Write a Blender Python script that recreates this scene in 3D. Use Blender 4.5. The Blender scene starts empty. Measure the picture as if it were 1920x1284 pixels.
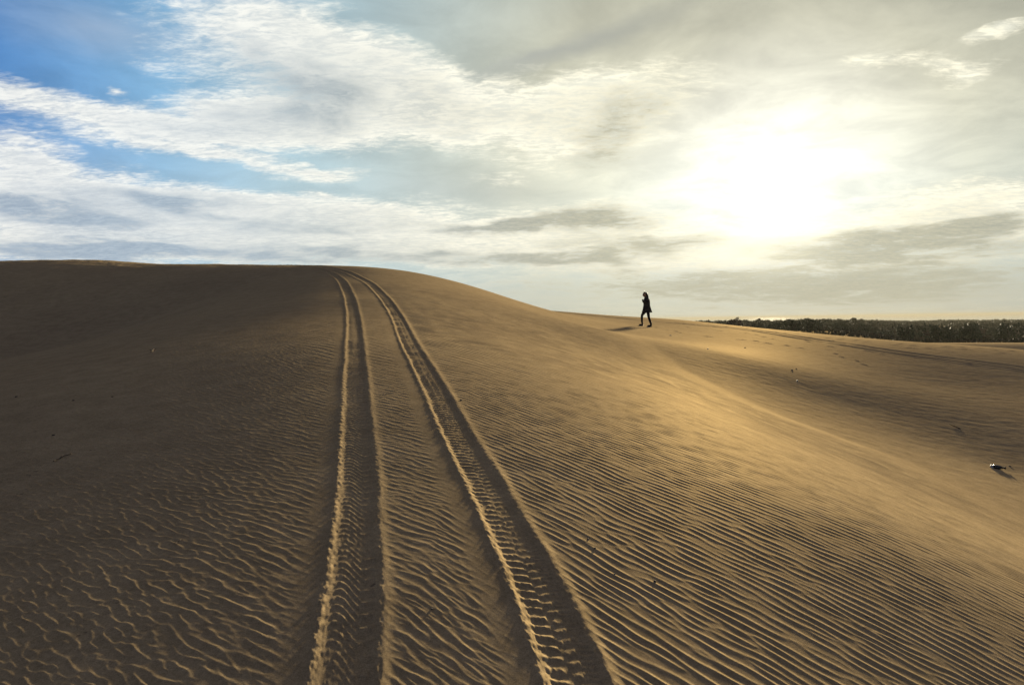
import bpy, bmesh, math, random
import numpy as np
from mathutils import Vector, Matrix, Euler

random.seed(7)
rng = np.random.default_rng(11)
S = bpy.context.scene
COL = S.collection
R = math.radians
EXPOSURE = 1.9
SUN_AZ, SUN_EL = 20.88, 9.3          # degrees from +Y towards +X, and above the horizon


# ------------------------------------------------------------------ helpers
def tag(o, label=None, cat=None, group=None, kind=None):
    if label: o['label'] = label
    if cat: o['category'] = cat
    if group: o['group'] = group
    if kind: o['kind'] = kind
    return o


def link(name, me, mat=None, parent=None, loc=None):
    o = bpy.data.objects.new(name, me)
    COL.objects.link(o)
    if mat is not None:
        me.materials.clear(); me.materials.append(mat)
    if parent is not None: o.parent = parent
    if loc is not None: o.location = loc
    return o


def empty(name, loc=(0, 0, 0), rot=(0, 0, 0)):
    o = bpy.data.objects.new(name, None)
    COL.objects.link(o)
    o.location = loc; o.rotation_euler = rot
    return o


def mesh_np(name, V, Q, smooth=True):
    """mesh from numpy vertex and quad/tri arrays"""
    me = bpy.data.meshes.new(name)
    V = np.ascontiguousarray(V, np.float32); Q = np.ascontiguousarray(Q, np.int32)
    n, k = Q.shape
    me.vertices.add(len(V)); me.vertices.foreach_set('co', V.ravel())
    me.loops.add(n * k); me.loops.foreach_set('vertex_index', Q.ravel())
    me.polygons.add(n)
    me.polygons.foreach_set('loop_start', np.arange(0, n * k, k, dtype=np.int32))
    me.polygons.foreach_set('loop_total', np.full(n, k, np.int32))
    me.polygons.foreach_set('use_smooth', np.full(n, smooth, bool))
    me.update(calc_edges=True)
    return me


def evaluated(o, name):
    dg = bpy.context.evaluated_depsgraph_get()
    dg.update()
    me = bpy.data.meshes.new_from_object(o.evaluated_get(dg))
    me.name = name
    return me


def skinned(name, nodes, edges, sub=2, roots=(0,)):
    """a surface grown over a skeleton: nodes (x, y, z, rx, ry)"""
    me = bpy.data.meshes.new('rig')
    me.from_pydata([n[:3] for n in nodes], edges, [])
    o = bpy.data.objects.new('rig', me); COL.objects.link(o)
    m = o.modifiers.new('s', 'SKIN'); m.use_smooth_shade = True
    if sub:
        m2 = o.modifiers.new('u', 'SUBSURF'); m2.levels = sub; m2.render_levels = sub
    sv = me.skin_vertices[0].data
    for i, n in enumerate(nodes):
        sv[i].radius = (n[3], n[4] if len(n) > 4 else n[3])
        sv[i].use_root = i in roots
    out = evaluated(o, name)
    bpy.data.objects.remove(o); bpy.data.meshes.remove(me)
    return out


def joined(name, meshes, remesh=None, smooth_it=0):
    bm = bmesh.new()
    for m in meshes: bm.from_mesh(m)
    me = bpy.data.meshes.new(name); bm.to_mesh(me); bm.free()
    if remesh:
        o = bpy.data.objects.new('tmp', me); COL.objects.link(o)
        md = o.modifiers.new('r', 'REMESH'); md.mode = 'VOXEL'; md.voxel_size = remesh; md.use_smooth_shade = True
        if smooth_it:
            s = o.modifiers.new('s', 'SMOOTH'); s.iterations = smooth_it; s.factor = .5
        out = evaluated(o, name)
        bpy.data.objects.remove(o); bpy.data.meshes.remove(me)
        me = out
    if remesh:                                          # keep the one continuous surface, drop voxel crumbs
        bm = bmesh.new(); bm.from_mesh(me); seen = set(); best = []
        for v0 in bm.verts:
            if v0 in seen: continue
            st = [v0]; seen.add(v0); isl = [v0]
            while st:
                for e in st.pop().link_edges:
                    for q in e.verts:
                        if q not in seen: seen.add(q); st.append(q); isl.append(q)
            if len(isl) > len(best): best = isl
        keep = set(best)
        bmesh.ops.delete(bm, geom=[v for v in bm.verts if v not in keep], context='VERTS')
        bm.to_mesh(me); bm.free()
    for p in me.polygons: p.use_smooth = True
    return me


class NT:
    """short hand for building node trees"""
    def __init__(self, tree):
        self.t = tree; self.n = tree.nodes; self.l = tree.links
    def new(self, typ, **kw):
        nd = self.n.new(typ)
        for k, v in kw.items(): setattr(nd, k, v)
        return nd
    def put(self, sock, v):
        if isinstance(v, bpy.types.NodeSocket): self.l.new(v, sock)
        elif v is not None: sock.default_value = v
    def math(self, op, a, b=None, c=None, clamp=False):
        nd = self.new('ShaderNodeMath', operation=op, use_clamp=clamp)
        for i, v in enumerate((a, b, c)):
            if v is not None: self.put(nd.inputs[i], v)
        return nd.outputs[0]
    def vmath(self, op, a, b=None, out=0):
        nd = self.new('ShaderNodeVectorMath', operation=op)
        self.put(nd.inputs[0], a)
        if b is not None: self.put(nd.inputs[1], b)
        return nd.outputs[out]
    def noise(self, vec, scale, detail=4, rough=.5, dist=0, lac=2.0, color=False):
        nd = self.new('ShaderNodeTexNoise')
        if vec is not None: self.l.new(vec, nd.inputs['Vector'])
        nd.inputs['Scale'].default_value = scale; nd.inputs['Detail'].default_value = detail
        nd.inputs['Roughness'].default_value = rough; nd.inputs['Distortion'].default_value = dist
        nd.inputs['Lacunarity'].default_value = lac
        return nd.outputs['Color' if color else 'Fac']
    def range(self, v, a, b, c=0., d=1., smooth=True):
        nd = self.new('ShaderNodeMapRange', interpolation_type='SMOOTHSTEP' if smooth else 'LINEAR', clamp=True)
        for i, x in enumerate((v, a, b, c, d)): self.put(nd.inputs[i], x)
        return nd.outputs[0]
    def mix(self, f, a, b, mode='MIX'):
        nd = self.new('ShaderNodeMix', data_type='RGBA', blend_type=mode, clamp_factor=True)
        self.put(nd.inputs[0], f)
        for i, v in ((6, a), (7, b)):
            self.put(nd.inputs[i], (*v, 1) if isinstance(v, tuple) and len(v) == 3 else v)
        return nd.outputs[2]
    def scale(self, col, f):
        return self.vmath_scale(col, f)
    def vmath_scale(self, v, f):
        nd = self.new('ShaderNodeVectorMath', operation='SCALE')
        self.put(nd.inputs[0], v); self.put(nd.inputs['Scale'], f)
        return nd.outputs[0]


def material(name, col, rough=.8, spec=.3, var=None, vscale=8., bump=None, bscale=40., bdist=.01, extra=None):
    m = bpy.data.materials.new(name); m.use_nodes = True
    t = NT(m.node_tree); b = m.node_tree.nodes['Principled BSDF']
    b.inputs['Roughness'].default_value = rough
    b.inputs['Specular IOR Level'].default_value = spec
    b.inputs['Base Color'].default_value = (*col, 1)
    tc = t.new('ShaderNodeTexCoord').outputs['Object']
    if var:
        t.l.new(t.mix(t.range(t.noise(tc, vscale, 6, .6), .35, .65), col, var), b.inputs['Base Color'])
    if bump:
        bn = t.new('ShaderNodeBump'); bn.inputs['Strength'].default_value = bump; bn.inputs['Distance'].default_value = bdist
        t.l.new(t.noise(tc, bscale, 5, .6), bn.inputs['Height']); t.l.new(bn.outputs[0], b.inputs['Normal'])
    if extra: extra(t, b, tc)
    return m


# ------------------------------------------------------------------ the dune
# surveyed heights: x to the right, y ahead, z above the photographer's eye (metres)
SURVEY = np.array([(-0.239, 2.82, -1.501), (-0.369, 3.5, -1.382), (-0.693, 4.96, -1.162), (-1.189, 7.0, -0.859), (-2.126, 11.1, -0.309), (-3.798, 17.9, 0.63), (-5.098, 22.5, 1.325), (-6.594, 27.0, 2.018), (-8.074, 31.0, 2.591), (-4.959, 32.0, 2.401), (-2.756, 32.5, 1.923), (-0.999, 33.0, 1.384), (0.561, 34.0, 0.818), (1.911, 37.0, 0.494), (-10.956, 42.0, 2.756), (-6.523, 42.0, 2.429), (-3.575, 42.0, 1.73), (-1.28, 42.0, 1.203), (0.705, 43.0, 0.731), (-15.704, 60.0, 1.686), (-7.492, 60.0, 0.627), (10.293, 14.4, -3.29), (6.859, 22.4, -1.138), (8.99, 21.2, -1.781), (9.252, 18.4, -2.439), (13.845, 22.3, -2.29), (12.252, 17.5, -2.924), (4.569, 18.2, -1.34), (5.885, 15.3, -2.122), (7.798, 13.4, -2.854), (8.085, 10.8, -3.187), (22.39, 30.0, -1.599), (19.181, 33.0, -1.29), (16.117, 38.0, -0.861), (11.319, 45.0, -0.13), (7.33, 49.0, 0.239), (3.562, 50.0, 0.615), (27.622, 37.0, -2.7), (24.415, 42.0, -2.368), (21.206, 50.0, -1.84), (14.584, 58.0, -0.804), (6.836, 62.0, -0.343), (-14.954, 20.0, -0.63), (-13.697, 23.0, 0.218), (-11.169, 26.5, 1.635), (-27.479, 37.0, 3.64), (-22.518, 38.0, 3.67), (-19.553, 38.0, 3.42), (-15.567, 37.0, 3.265), (-11.115, 34.0, 2.927), (-34.938, 47.0, 3.781), (-28.476, 48.0, 3.682), (-19.376, 46.0, 3.27), (5.38, 30.5, -0.42), (3.95, 26.8, -0.45), (3.2, 25.0, -0.34), (2.6, 23.3, -0.22), (8.9, 8.0, -3.75), (2.0, 10.0, -1.1), (0.5, 19.4, -0.1), (2.8, 5.0, -1.66), (5.5, 3.0, -2.9), (2.5, 2.0, -2.15), (0.0, 0.0, -1.93), (0.0, -5.0, -2.7), (-5.0, 0.0, -2.12), (-6.0, -6.0, -2.6), (6.0, -5.0, -3.6), (11.0, 2.0, -4.3), (6.8, 34.0, -0.42), (16.0, 16.0, -3.16), (20.0, 20.0, -2.78), (22.0, 8.0, -4.1), (-4.0, 5.0, -1.26), (-7.0, 8.0, -1.0), (-10.0, 14.0, -0.6), (-12.0, 4.0, -1.8), (-20.0, 8.0, -2.0)])


def tps_fit(C, lam=.02):
    n = len(C); d2 = ((C[:, None, :2] - C[None, :, :2])**2).sum(-1)
    K = .5*d2*np.log(d2 + 1e-9) + lam*np.eye(n)
    Pm = np.c_[np.ones(n), C[:, :2]]
    A = np.zeros((n+3, n+3)); A[:n, :n] = K; A[:n, n:] = Pm; A[n:, :n] = Pm.T
    return np.linalg.solve(A, np.r_[C[:, 2], 0, 0, 0])


SOL = tps_fit(SURVEY)


def tps(x, y):
    z = SOL[-3] + SOL[-2]*x + SOL[-1]*y
    for c, w in zip(SURVEY, SOL):
        d2 = (x - c[0])**2 + (y - c[1])**2
        z += (w*.5)*d2*np.log(d2 + 1e-9)
    return z


def sst(a, b, v):
    t = np.clip((v - a)/(b - a), 0, 1)
    return t*t*(3 - 2*t)


def lattice(shape, seed):
    return np.random.default_rng(seed).random(shape)


def vnoise(x, y, s, seed, n=128):
    """smooth periodic value noise, 0..1"""
    g = lattice((n, n), seed)
    u = x*s; v = y*s
    iu = np.floor(u).astype(np.int64); iv = np.floor(v).astype(np.int64)
    fu = u - iu; fv = v - iv
    fu = fu**3*(fu*(fu*6 - 15) + 10); fv = fv**3*(fv*(fv*6 - 15) + 10)
    a = g[iu % n, iv % n]; b = g[(iu+1) % n, iv % n]; c = g[iu % n, (iv+1) % n]; d = g[(iu+1) % n, (iv+1) % n]
    return (a*(1-fu) + b*fu)*(1-fv) + (c*(1-fu) + d*fu)*fv


def fbm(x, y, s, seed, o=4):
    r = 0; a = .5
    for i in range(o):
        r = r + a*vnoise(x + 3.1*i, y - 1.7*i, s*2**i, seed + i); a *= .5
    return r/(1 - .5**o)


def plain(x, y):
    r = np.hypot(x, y)
    R_ = [0, 48, 64, 80, 100, 150, 260, 400, 600, 1200, 1500, 1700]
    za = np.interp(r, R_, [-3.4, -4.0, -3.9, -3.4, -3.2, -3.5, -4.8, -5.5, -6.1, -11., -13.6, -16.])
    zb = np.interp(r, R_, [-3.4, -4.0, -4.7, -2.75, -3.6, -5.5, -7.6, -8.6, -9., -11.4, -13.6, -16.])
    k = sst(25.5, 31, np.degrees(np.arctan2(x, y)))
    z = za*(1 - k) + zb*k
    return z + (fbm(x, y, .035, 21, 3) - .5)*np.clip((r - 60)/90, 0, 1)*1.6*(r < 1400)


class Ripples:
    """wind ripples as band-limited noise: complex amplitude on a carrier, so crests fork and die out as real ones do"""
    def __init__(self, seed, lam, along, across, n=1024, size=25.6, p=.75):
        self.n, self.size, self.p = n, size, p
        g = np.random.default_rng(seed)
        w = g.standard_normal((n, n)) + 1j*g.standard_normal((n, n))
        f = np.fft.fftfreq(n, size/n)
        fx, fy = np.meshgrid(f, f, indexing='ij')
        k0 = 1/lam; c = math.sqrt(.5)
        a = (fx + fy)*c; b = (fy - fx)*c              # along the wind / along the crests
        flt = np.exp(-.5*(a/(along*k0))**2 - .5*(b/(across*k0))**2)
        z = np.fft.ifft2(np.fft.fft2(w)*flt)
        self.z = z/np.abs(z).mean()
        self.k0 = k0
    def __call__(self, x, y, phi):
        n = self.n; u = x*n/self.size; v = y*n/self.size
        iu = np.floor(u).astype(np.int64); iv = np.floor(v).astype(np.int64)
        fu = u - iu; fv = v - iv; z = self.z
        iu0 = iu % n; iu1 = (iu + 1) % n; iv0 = iv % n; iv1 = (iv + 1) % n
        c = (z[iu0, iv0]*(1-fu) + z[iu1, iv0]*fu)*(1-fv) + (z[iu0, iv1]*(1-fu) + z[iu1, iv1]*fu)*fv
        c = c*np.exp(2j*np.pi*self.k0*phi)
        amp = np.abs(c)
        ph = np.angle(c)
        ph = ph + .35*np.sin(ph)                       # steeper lee side
        h = np.power(.5 + .5*np.cos(ph), 1.9) - .36
        return h*np.minimum(amp, 1.6)**self.p


def spline(pts):
    """natural cubic x(y) through points sorted by y, linear beyond its ends"""
    p = np.array(sorted((b, a) for a, b in pts)); t, v = p[:, 0], p[:, 1]
    n = len(t); h = np.diff(t); A = np.eye(n); r = np.zeros(n)
    for i in range(1, n-1):
        A[i, i-1] = h[i-1]; A[i, i] = 2*(h[i-1] + h[i]); A[i, i+1] = h[i]
        r[i] = 6*((v[i+1]-v[i])/h[i] - (v[i]-v[i-1])/h[i-1])
    M = np.linalg.solve(A, r)
    def f(y):
        yc = np.clip(y, t[0], t[-1]); i = np.clip(np.searchsorted(t, yc) - 1, 0, n-2)
        a = (t[i+1] - yc)/h[i]; b = (yc - t[i])/h[i]
        x = a*v[i] + b*v[i+1] + ((a**3 - a)*M[i] + (b**3 - b)*M[i+1])*h[i]**2/6
        s0 = (v[1]-v[0])/h[0] - h[0]*M[1]/6; s1 = (v[-1]-v[-2])/h[-1] + h[-1]*M[-2]/6
        return x + np.where(y < t[0], (y - t[0])*s0, 0) + np.where(y > t[-1], (y - t[-1])*s1, 0)
    return f


LEFT_TRACK = spline([(-0.585, 2.1), (-0.715, 2.746), (-0.767, 3.038), (-0.845, 3.48), (-0.968, 4.083), (-1.149, 4.948), (-1.343, 5.795), (-1.727, 7.428), (-2.021, 8.711), (-2.466, 10.627), (-3.262, 14.007), (-4.462, 18.653), (-5.549, 22.475), (-6.698, 26.043), (-7.812, 28.567), (-8.932, 30.45), (-10.4, 32.6)])
RIGHT_TRACK = spline([(0.33, 2.1), (0.259, 2.834), (0.204, 3.124), (0.114, 3.559), (-0.027, 4.146), (-0.232, 4.997), (-0.446, 5.845), (-0.837, 7.519), (-1.148, 8.86), (-1.633, 10.885), (-2.413, 14.486), (-3.636, 19.125), (-4.727, 22.718), (-5.991, 26.178), (-6.991, 28.408), (-7.71, 29.599), (-9.5, 32.2)])
CAR_TRAIL = spline([(3.631, 45.93), (4.855, 43.98), (7.67, 40.636), (11.498, 37.525), (13.72, 32.348), (14.906, 29.653), (16.094, 27.685), (17.371, 26.319), (18.691, 25.035), (21.891, 21.035)])
FOOT = ([4., 8., 10.8, 13.4, 15.3, 18.2, 25, 31, 40], [8.7, 8.4, 8.05, 7.8, 5.95, 4.65, 4.1, 3.4, 3.0])


def track_coords(f, x, y):
    e = .02
    d = (f(y + e) - f(y - e))/(2*e)
    c = 1/np.sqrt(1 + d*d)
    s = (x - f(y))*c
    ys = np.linspace(-8, 60, 3000); xs = f(ys)
    L = np.r_[0, np.cumsum(np.hypot(np.diff(xs), np.diff(ys)))]
    t = np.interp(y, ys, L) + s*d*c
    return s, t


def tyre(s, t, lug, wob, left):
    """height of a shallow tyre rut across (s) and along (t) it"""
    n1 = fbm(t, s*1.5, 5., 61, 3) - .5
    n2 = fbm(t, s*3, 22., 71, 2) - .5
    n3 = fbm(t, 0*s + (3. if left else 9.), 1.3, 77, 2) - .5
    w = (.114 if left else .117) + .016*n1 + .012*n3
    a = np.abs(s)
    inside = 1 - sst(w - .02, w + .008, a)
    floor = -(.0048 if left else .0062)*(1 - sst(w - .03, w + .015, a))
    wear = np.clip(.75 + 1.3*n3 + 1.6*n1 + 1.1*n2, .08, 1.5)
    wav = t + .018*n1 + .011*n2
    if left:
        a1 = np.power(.5 + .5*np.cos(2*np.pi*(wav + .10*np.sin(s*22))/(lug*.66)), 1.3)
        a2 = np.power(.5 + .5*np.cos(2*np.pi*(wav - .25*s)/lug), 1.8)
        pat = (a1 - .45)*.0032*(1 - sst(.03, .06, s)) + (a2 - .4)*.0062*sst(.035, .055, s)
    else:
        a1 = np.power(.5 + .5*np.cos(2*np.pi*(wav + .22*s)/lug), 1.5)
        a2 = np.power(.5 + .5*np.cos(2*np.pi*(wav - .30*s)/lug + 2.4), 1.2)
        a3 = np.power(.5 + .5*np.cos(2*np.pi*(wav + .10*s)/(lug*.5)), 1.2)
        pat = (a1 - .42)*.0066*(1 - sst(-.032, -.010, s)) + (a2 - .45)*.0056*sst(-.012, .008, s)*(1 - sst(.045, .062, s)) + (a3 - .5)*.0034*sst(.05, .065, s)
    floor = floor + pat*wear*inside + .0035*n2*(a < w + .04)
    bl = np.exp(-((s + w + .026)/(.021 + .010*n3))**2); br = np.exp(-((s - w - .040)/.036)**2)
    spill = .5 + .5*np.cos(2*np.pi*(t - .6*(s + w))/(lug*.97) + 3.0*n1)
    if left:
        berm = .0058*bl*(.48 + .62*spill**1.5 + .7*n2 + .8*n1) + .0040*br*(1 + 1.2*n1 + .5*n2)
    else:
        berm = .0066*bl*(.80 + .22*spill + .7*n2 + .8*n1) + .0052*br*(.85 + .25*spill + 1.1*n1)
    out = .003*np.exp(-np.maximum(a - w - .03, 0)/.05)*sst(w, w + .05, a)
    return floor + berm + out


RIP_FINE = Ripples(5, .062, .25, .15)
RIP_FAR = Ripples(8, .115, .17, .10, p=.3)
RIP_CELL = Ripples(6, .052, .34, .34)

# footprints, lines of walkers near the rim of the flat and the walker's own trail
prints = []
def walk(pts, step=.62, skip=.0, wob=.1):
    P = np.array(pts, float); seg = np.r_[0, np.cumsum(np.hypot(*np.diff(P, axis=0).T))]
    k = 0
    for d in np.arange(0, seg[-1], step):
        if random.random() < skip: continue
        x = np.interp(d, seg, P[:, 0]); y = np.interp(d, seg, P[:, 1])
        e = np.interp(d + .1, seg, P[:, 0]) - x, np.interp(d + .1, seg, P[:, 1]) - y
        a = math.atan2(e[1], e[0] + 1e-9); k += 1
        o = (.11 if k % 2 else -.11) + random.uniform(-wob, wob)
        prints.append((x - math.sin(a)*o, y + math.cos(a)*o, a + random.uniform(-.2, .2), random.uniform(.11, .15), random.uniform(.045, .06), random.uniform(.014, .034)))
for pts, step, skip, wob in [([(8.76, 41.264), (10.48, 41.667), (12.003, 38.975), (14.255, 36.009), (16.184, 33.45), (17.909, 31.319), (19.894, 30.149), (21.571, 29.054)], 0.55, 0.1, 0.25), ([(8.498, 40.034), (10.138, 40.309), (11.648, 37.823), (13.885, 35.074), (15.813, 32.684), (17.587, 30.756), (19.574, 29.664), (21.266, 28.643)], 0.6, 0.15, 0.2), ([(8.203, 38.646), (9.783, 38.901), (11.286, 36.646), (13.506, 34.119), (15.445, 31.922), (17.26, 30.184), (19.25, 29.172), (20.945, 28.209)], 0.62, 0.2, 0.2), ([(7.671, 36.142), (9.19, 36.548), (10.683, 34.69), (12.89, 32.562), (14.86, 30.713), (16.73, 29.256), (18.72, 28.368), (20.406, 27.483)], 0.66, 0.4, 0.4), ([(7.2, 34.2), (8.004, 30.874), (8.817, 30.337), (10.46, 30.268), (11.081, 29.393), (11.991, 28.273), (12.812, 27.186), (13.012, 24.357)], 0.72, 0.25, 0.06), ([(11.209, 32.432), (12.996, 30.643), (14.322, 28.489), (15.734, 27.066), (17.486, 25.002)], 0.7, 0.4, 0.3)]:
    walk(pts, step, skip, wob)
walk([(-14, 33.4), (-10, 31.2), (-7.2, 30.3)], .6, .25, .4)
walk([(-22, 36), (-18, 34.6), (-13, 32.8)], .6, .3, .5)


def ground(x, y, detail=True):
    r = np.hypot(x, y)
    z = np.empty_like(x)
    near = r < 92
    z[near] = tps(x[near], y[near])
    # the slope on the far left breaks along a soft crease
    m = sst(50, 88, r + 5*(vnoise(x, y, .05, 3) - .5))
    # beyond the crest on the left nothing may rise above the dune
    zp = plain(x, y)
    z = np.where(near, np.minimum(z, 3.9)*(1 - m) + zp*m, zp)
    if not detail: return z
    i = np.where(r < 75)[0]
    X, Y, Rr = x[i], y[i], r[i]
    h = np.zeros_like(X)
    xf = np.interp(Y, *FOOT)
    q = X - xf
    # the windward flank ends in a soft break of slope at its foot
    h -= .05*np.exp(-np.sqrt(q*q + .03)/1.1)*sst(7, 11, Y)*(1 - sst(21, 27, Y))
    # low undulations
    h += .009*(fbm(X, Y, .22, 31, 3) - .5)*sst(4, 14, Rr) + .005*(fbm(X, Y, .9, 41, 3) - .5)
    # rough trampled rim along the crest on the far left
    h += .05*(fbm(X, Y, 1.6, 51, 3) - .45)*sst(30, 34, Y)*(1 - sst(-8, -4, X))
    sL, tL = track_coords(LEFT_TRACK, X, Y)
    sR, tR = track_coords(RIGHT_TRACK, X, Y)
    # the steep face at the far left meets the nearer slope in a soft crease
    sc_ = (X + 15)*.863 - (Y - 20)*.505
    h += -.42*np.exp(-np.sqrt(sc_**2 + .02)/2.6)*sst(14, 19, Y)*(1 - sst(25, 31, Y))
    # ripples
    warp = .16*(fbm(X, Y, .55, 81, 3) - .5)
    bend = -.16*np.maximum(X - .8, 0)**2/(1 + .25*np.maximum(X - .8, 0))
    phi = (X + Y)*math.sqrt(.5) + warp + bend*.55 - .24*np.minimum(X + .5, 0)*(1 - .5*sst(6, 14, Y))
    wf = sst(6.5, 12, Rr)
    hf = RIP_FINE(X, Y, phi)*(1 - wf) + RIP_FAR(X, Y, phi)*wf*1.75; hc = RIP_CELL(X, Y, phi)
    wc = 1 - sst(-1.2, .1, sL + .6*(fbm(X, Y, .6, 91, 2) - .5))
    wc = np.maximum(wc, .45*(1 - sst(-.1, .35, sR)))
    patch = .75 + .5*fbm(X, Y, .45, 95, 3)
    amp = (.0027*(1 - wc) + .0023*wc)*patch
    amp *= 1 - .92*sst(-1.5, .0, q + .5*(fbm(X, Y, .5, 97, 2) - .5))          # dies out at the foot of the flank
    amp *= 1 - .45*(1 - sst(-9, -3.2, sL + .04*Y))                             # faint on the shaded left
    amp *= 1 - .4*sst(20, 34, Rr)
    amp *= 1 - .30*(1 - sst(-2.6, -.5, sL))
    for s in (sL, sR):
        a = np.abs(s)
        amp *= sst(.13, .26, a)
    amp *= 1 - .8*(sst(-.36, -.28, sR)*(1 - sst(-.16, -.1, sR)))               # smooth strip left of the right rut
    amp *= 1 - .75*(sst(-.34, -.26, sL)*(1 - sst(-.14, -.1, sL)))
    h += amp*(hf*(1 - wc) + hc*wc)
    # wind streaks on the flat
    h += (.0045*(fbm(X*.9 - Y*.2, (Y + .3*X)*4, 1.1, 101, 3) - .5) + .006*(fbm(X, Y, 5., 103, 3) - .5)*sst(8, 14, Rr))*sst(-1, 1, q)
    # the two ruts
    for s, t, lug, left in ((sL, tL, .108, True), (sR, tR, .076, False)):
        k = np.where(np.abs(s) < .6)[0]
        h[k] += tyre(s[k], t[k], lug, 0, left)*(1 + .5*sst(9, 20, Rr[k]))
    # old car trail over the flat
    sC, tC = track_coords(CAR_TRAIL, X, Y)
    for o in (-.36, .36):
        k = np.where((np.abs(sC - o) < .5) & (Y > 12))[0]
        a = np.abs(sC[k] - o)
        h[k] += (-.034*np.exp(-(a/.08)**2) + .014*np.exp(-((a - .2)/.08)**2))*(.1 + 1.2*fbm(tC[k], 0*tC[k] + o, .5, 111, 3))
    for px, py, a, l, w, d in prints:
        k = np.where((np.abs(X - px) < .45) & (np.abs(Y - py) < .45))[0]
        u = (X[k] - px)*math.cos(a) + (Y[k] - py)*math.sin(a); v = -(X[k] - px)*math.sin(a) + (Y[k] - py)*math.cos(a)
        e = np.sqrt((u/l)**2 + (v/w)**2)
        h[k] += -d*np.exp(-e**3) + .4*d*np.exp(-((e - 1.5)/.4)**2)
    z[i] += h
    return z


def gz(x, y):
    return float(ground(np.array([float(x)]), np.array([float(y)]))[0])


def build_ground():
    ratio = 1.0014
    rr = [0.9]
    while rr[-1] < 8: rr.append(rr[-1]*ratio)
    while rr[-1] < 27: rr.append(rr[-1]*1.00105)
    while rr[-1] < 36: rr.append(rr[-1]*1.0018)
    while rr[-1] < 62: rr.append(rr[-1]*1.003)
    while rr[-1] < 1700: rr.append(rr[-1]*1.02)
    rr = np.array(rr)
    dense = np.arange(R(-50), R(50), .00145)
    side = np.geomspace(.002, .08, 40); side = np.cumsum(side)
    a1 = dense[-1] + side; 
    rest = np.linspace(a1[-1], 2*math.pi - (50*math.pi/180) - side[-1], 44)[1:-1]
    a2 = (2*math.pi + dense[0] - side)[::-1]
    th = np.r_[dense, a1, rest, a2]
    nr, na = len(rr), len(th)
    X = (rr[:, None]*np.sin(th)[None]).ravel(); Y = (rr[:, None]*np.cos(th)[None]).ravel()
    Z = ground(X, Y)
    V = np.c_[X, Y, Z]
    i = np.arange(nr-1)[:, None]*na; j = np.arange(na)[None]; j2 = (j + 1) % na
    Q = np.stack([i + j, i + j2, i + na + j2, i + na + j], -1).reshape(-1, 4)[:, ::-1]
    # small fan closes the middle under the photographer
    c = len(V); V = np.r_[V, [[0, 0, float(Z[:na].mean())]]]
    me = mesh_np('ground', V, Q)
    bm = None
    fan = np.stack([np.full(na, c), np.arange(na), (np.arange(na)+1) % na], -1)
    me2 = bpy.data.meshes.new('fan')
    print('ground', len(V), len(Q))
    # append the fan as triangles
    nl = len(me.loops); npoly = len(me.polygons)
    me.loops.add(na*3); me.polygons.add(na)
    li = np.empty(len(me.loops), np.int32); me.loops.foreach_get('vertex_index', li)
    li[nl:] = fan[:, ::-1].ravel(); me.loops.foreach_set('vertex_index', li)
    ls = np.empty(len(me.polygons), np.int32); me.polygons.foreach_get('loop_start', ls)
    ls[npoly:] = nl + 3*np.arange(na); me.polygons.foreach_set('loop_start', ls)
    lt = np.full(len(me.polygons), 4, np.int32); lt[npoly:] = 3; me.polygons.foreach_set('loop_total', lt)
    me.polygons.foreach_set('use_smooth', np.ones(len(me.polygons), bool))
    bpy.data.meshes.remove(me2)
    me.update(calc_edges=True); me.validate()
    # how much scrub grows at each vertex
    rv = np.hypot(V[:, 0], V[:, 1])
    sc = sst(92, 128, rv + 26*(fbm(V[:, 0], V[:, 1], .06, 121, 3) - .5))
    at = me.attributes.new('scrub', 'FLOAT', 'POINT'); at.data.foreach_set('value', sc.astype(np.float32))
    return me


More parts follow.
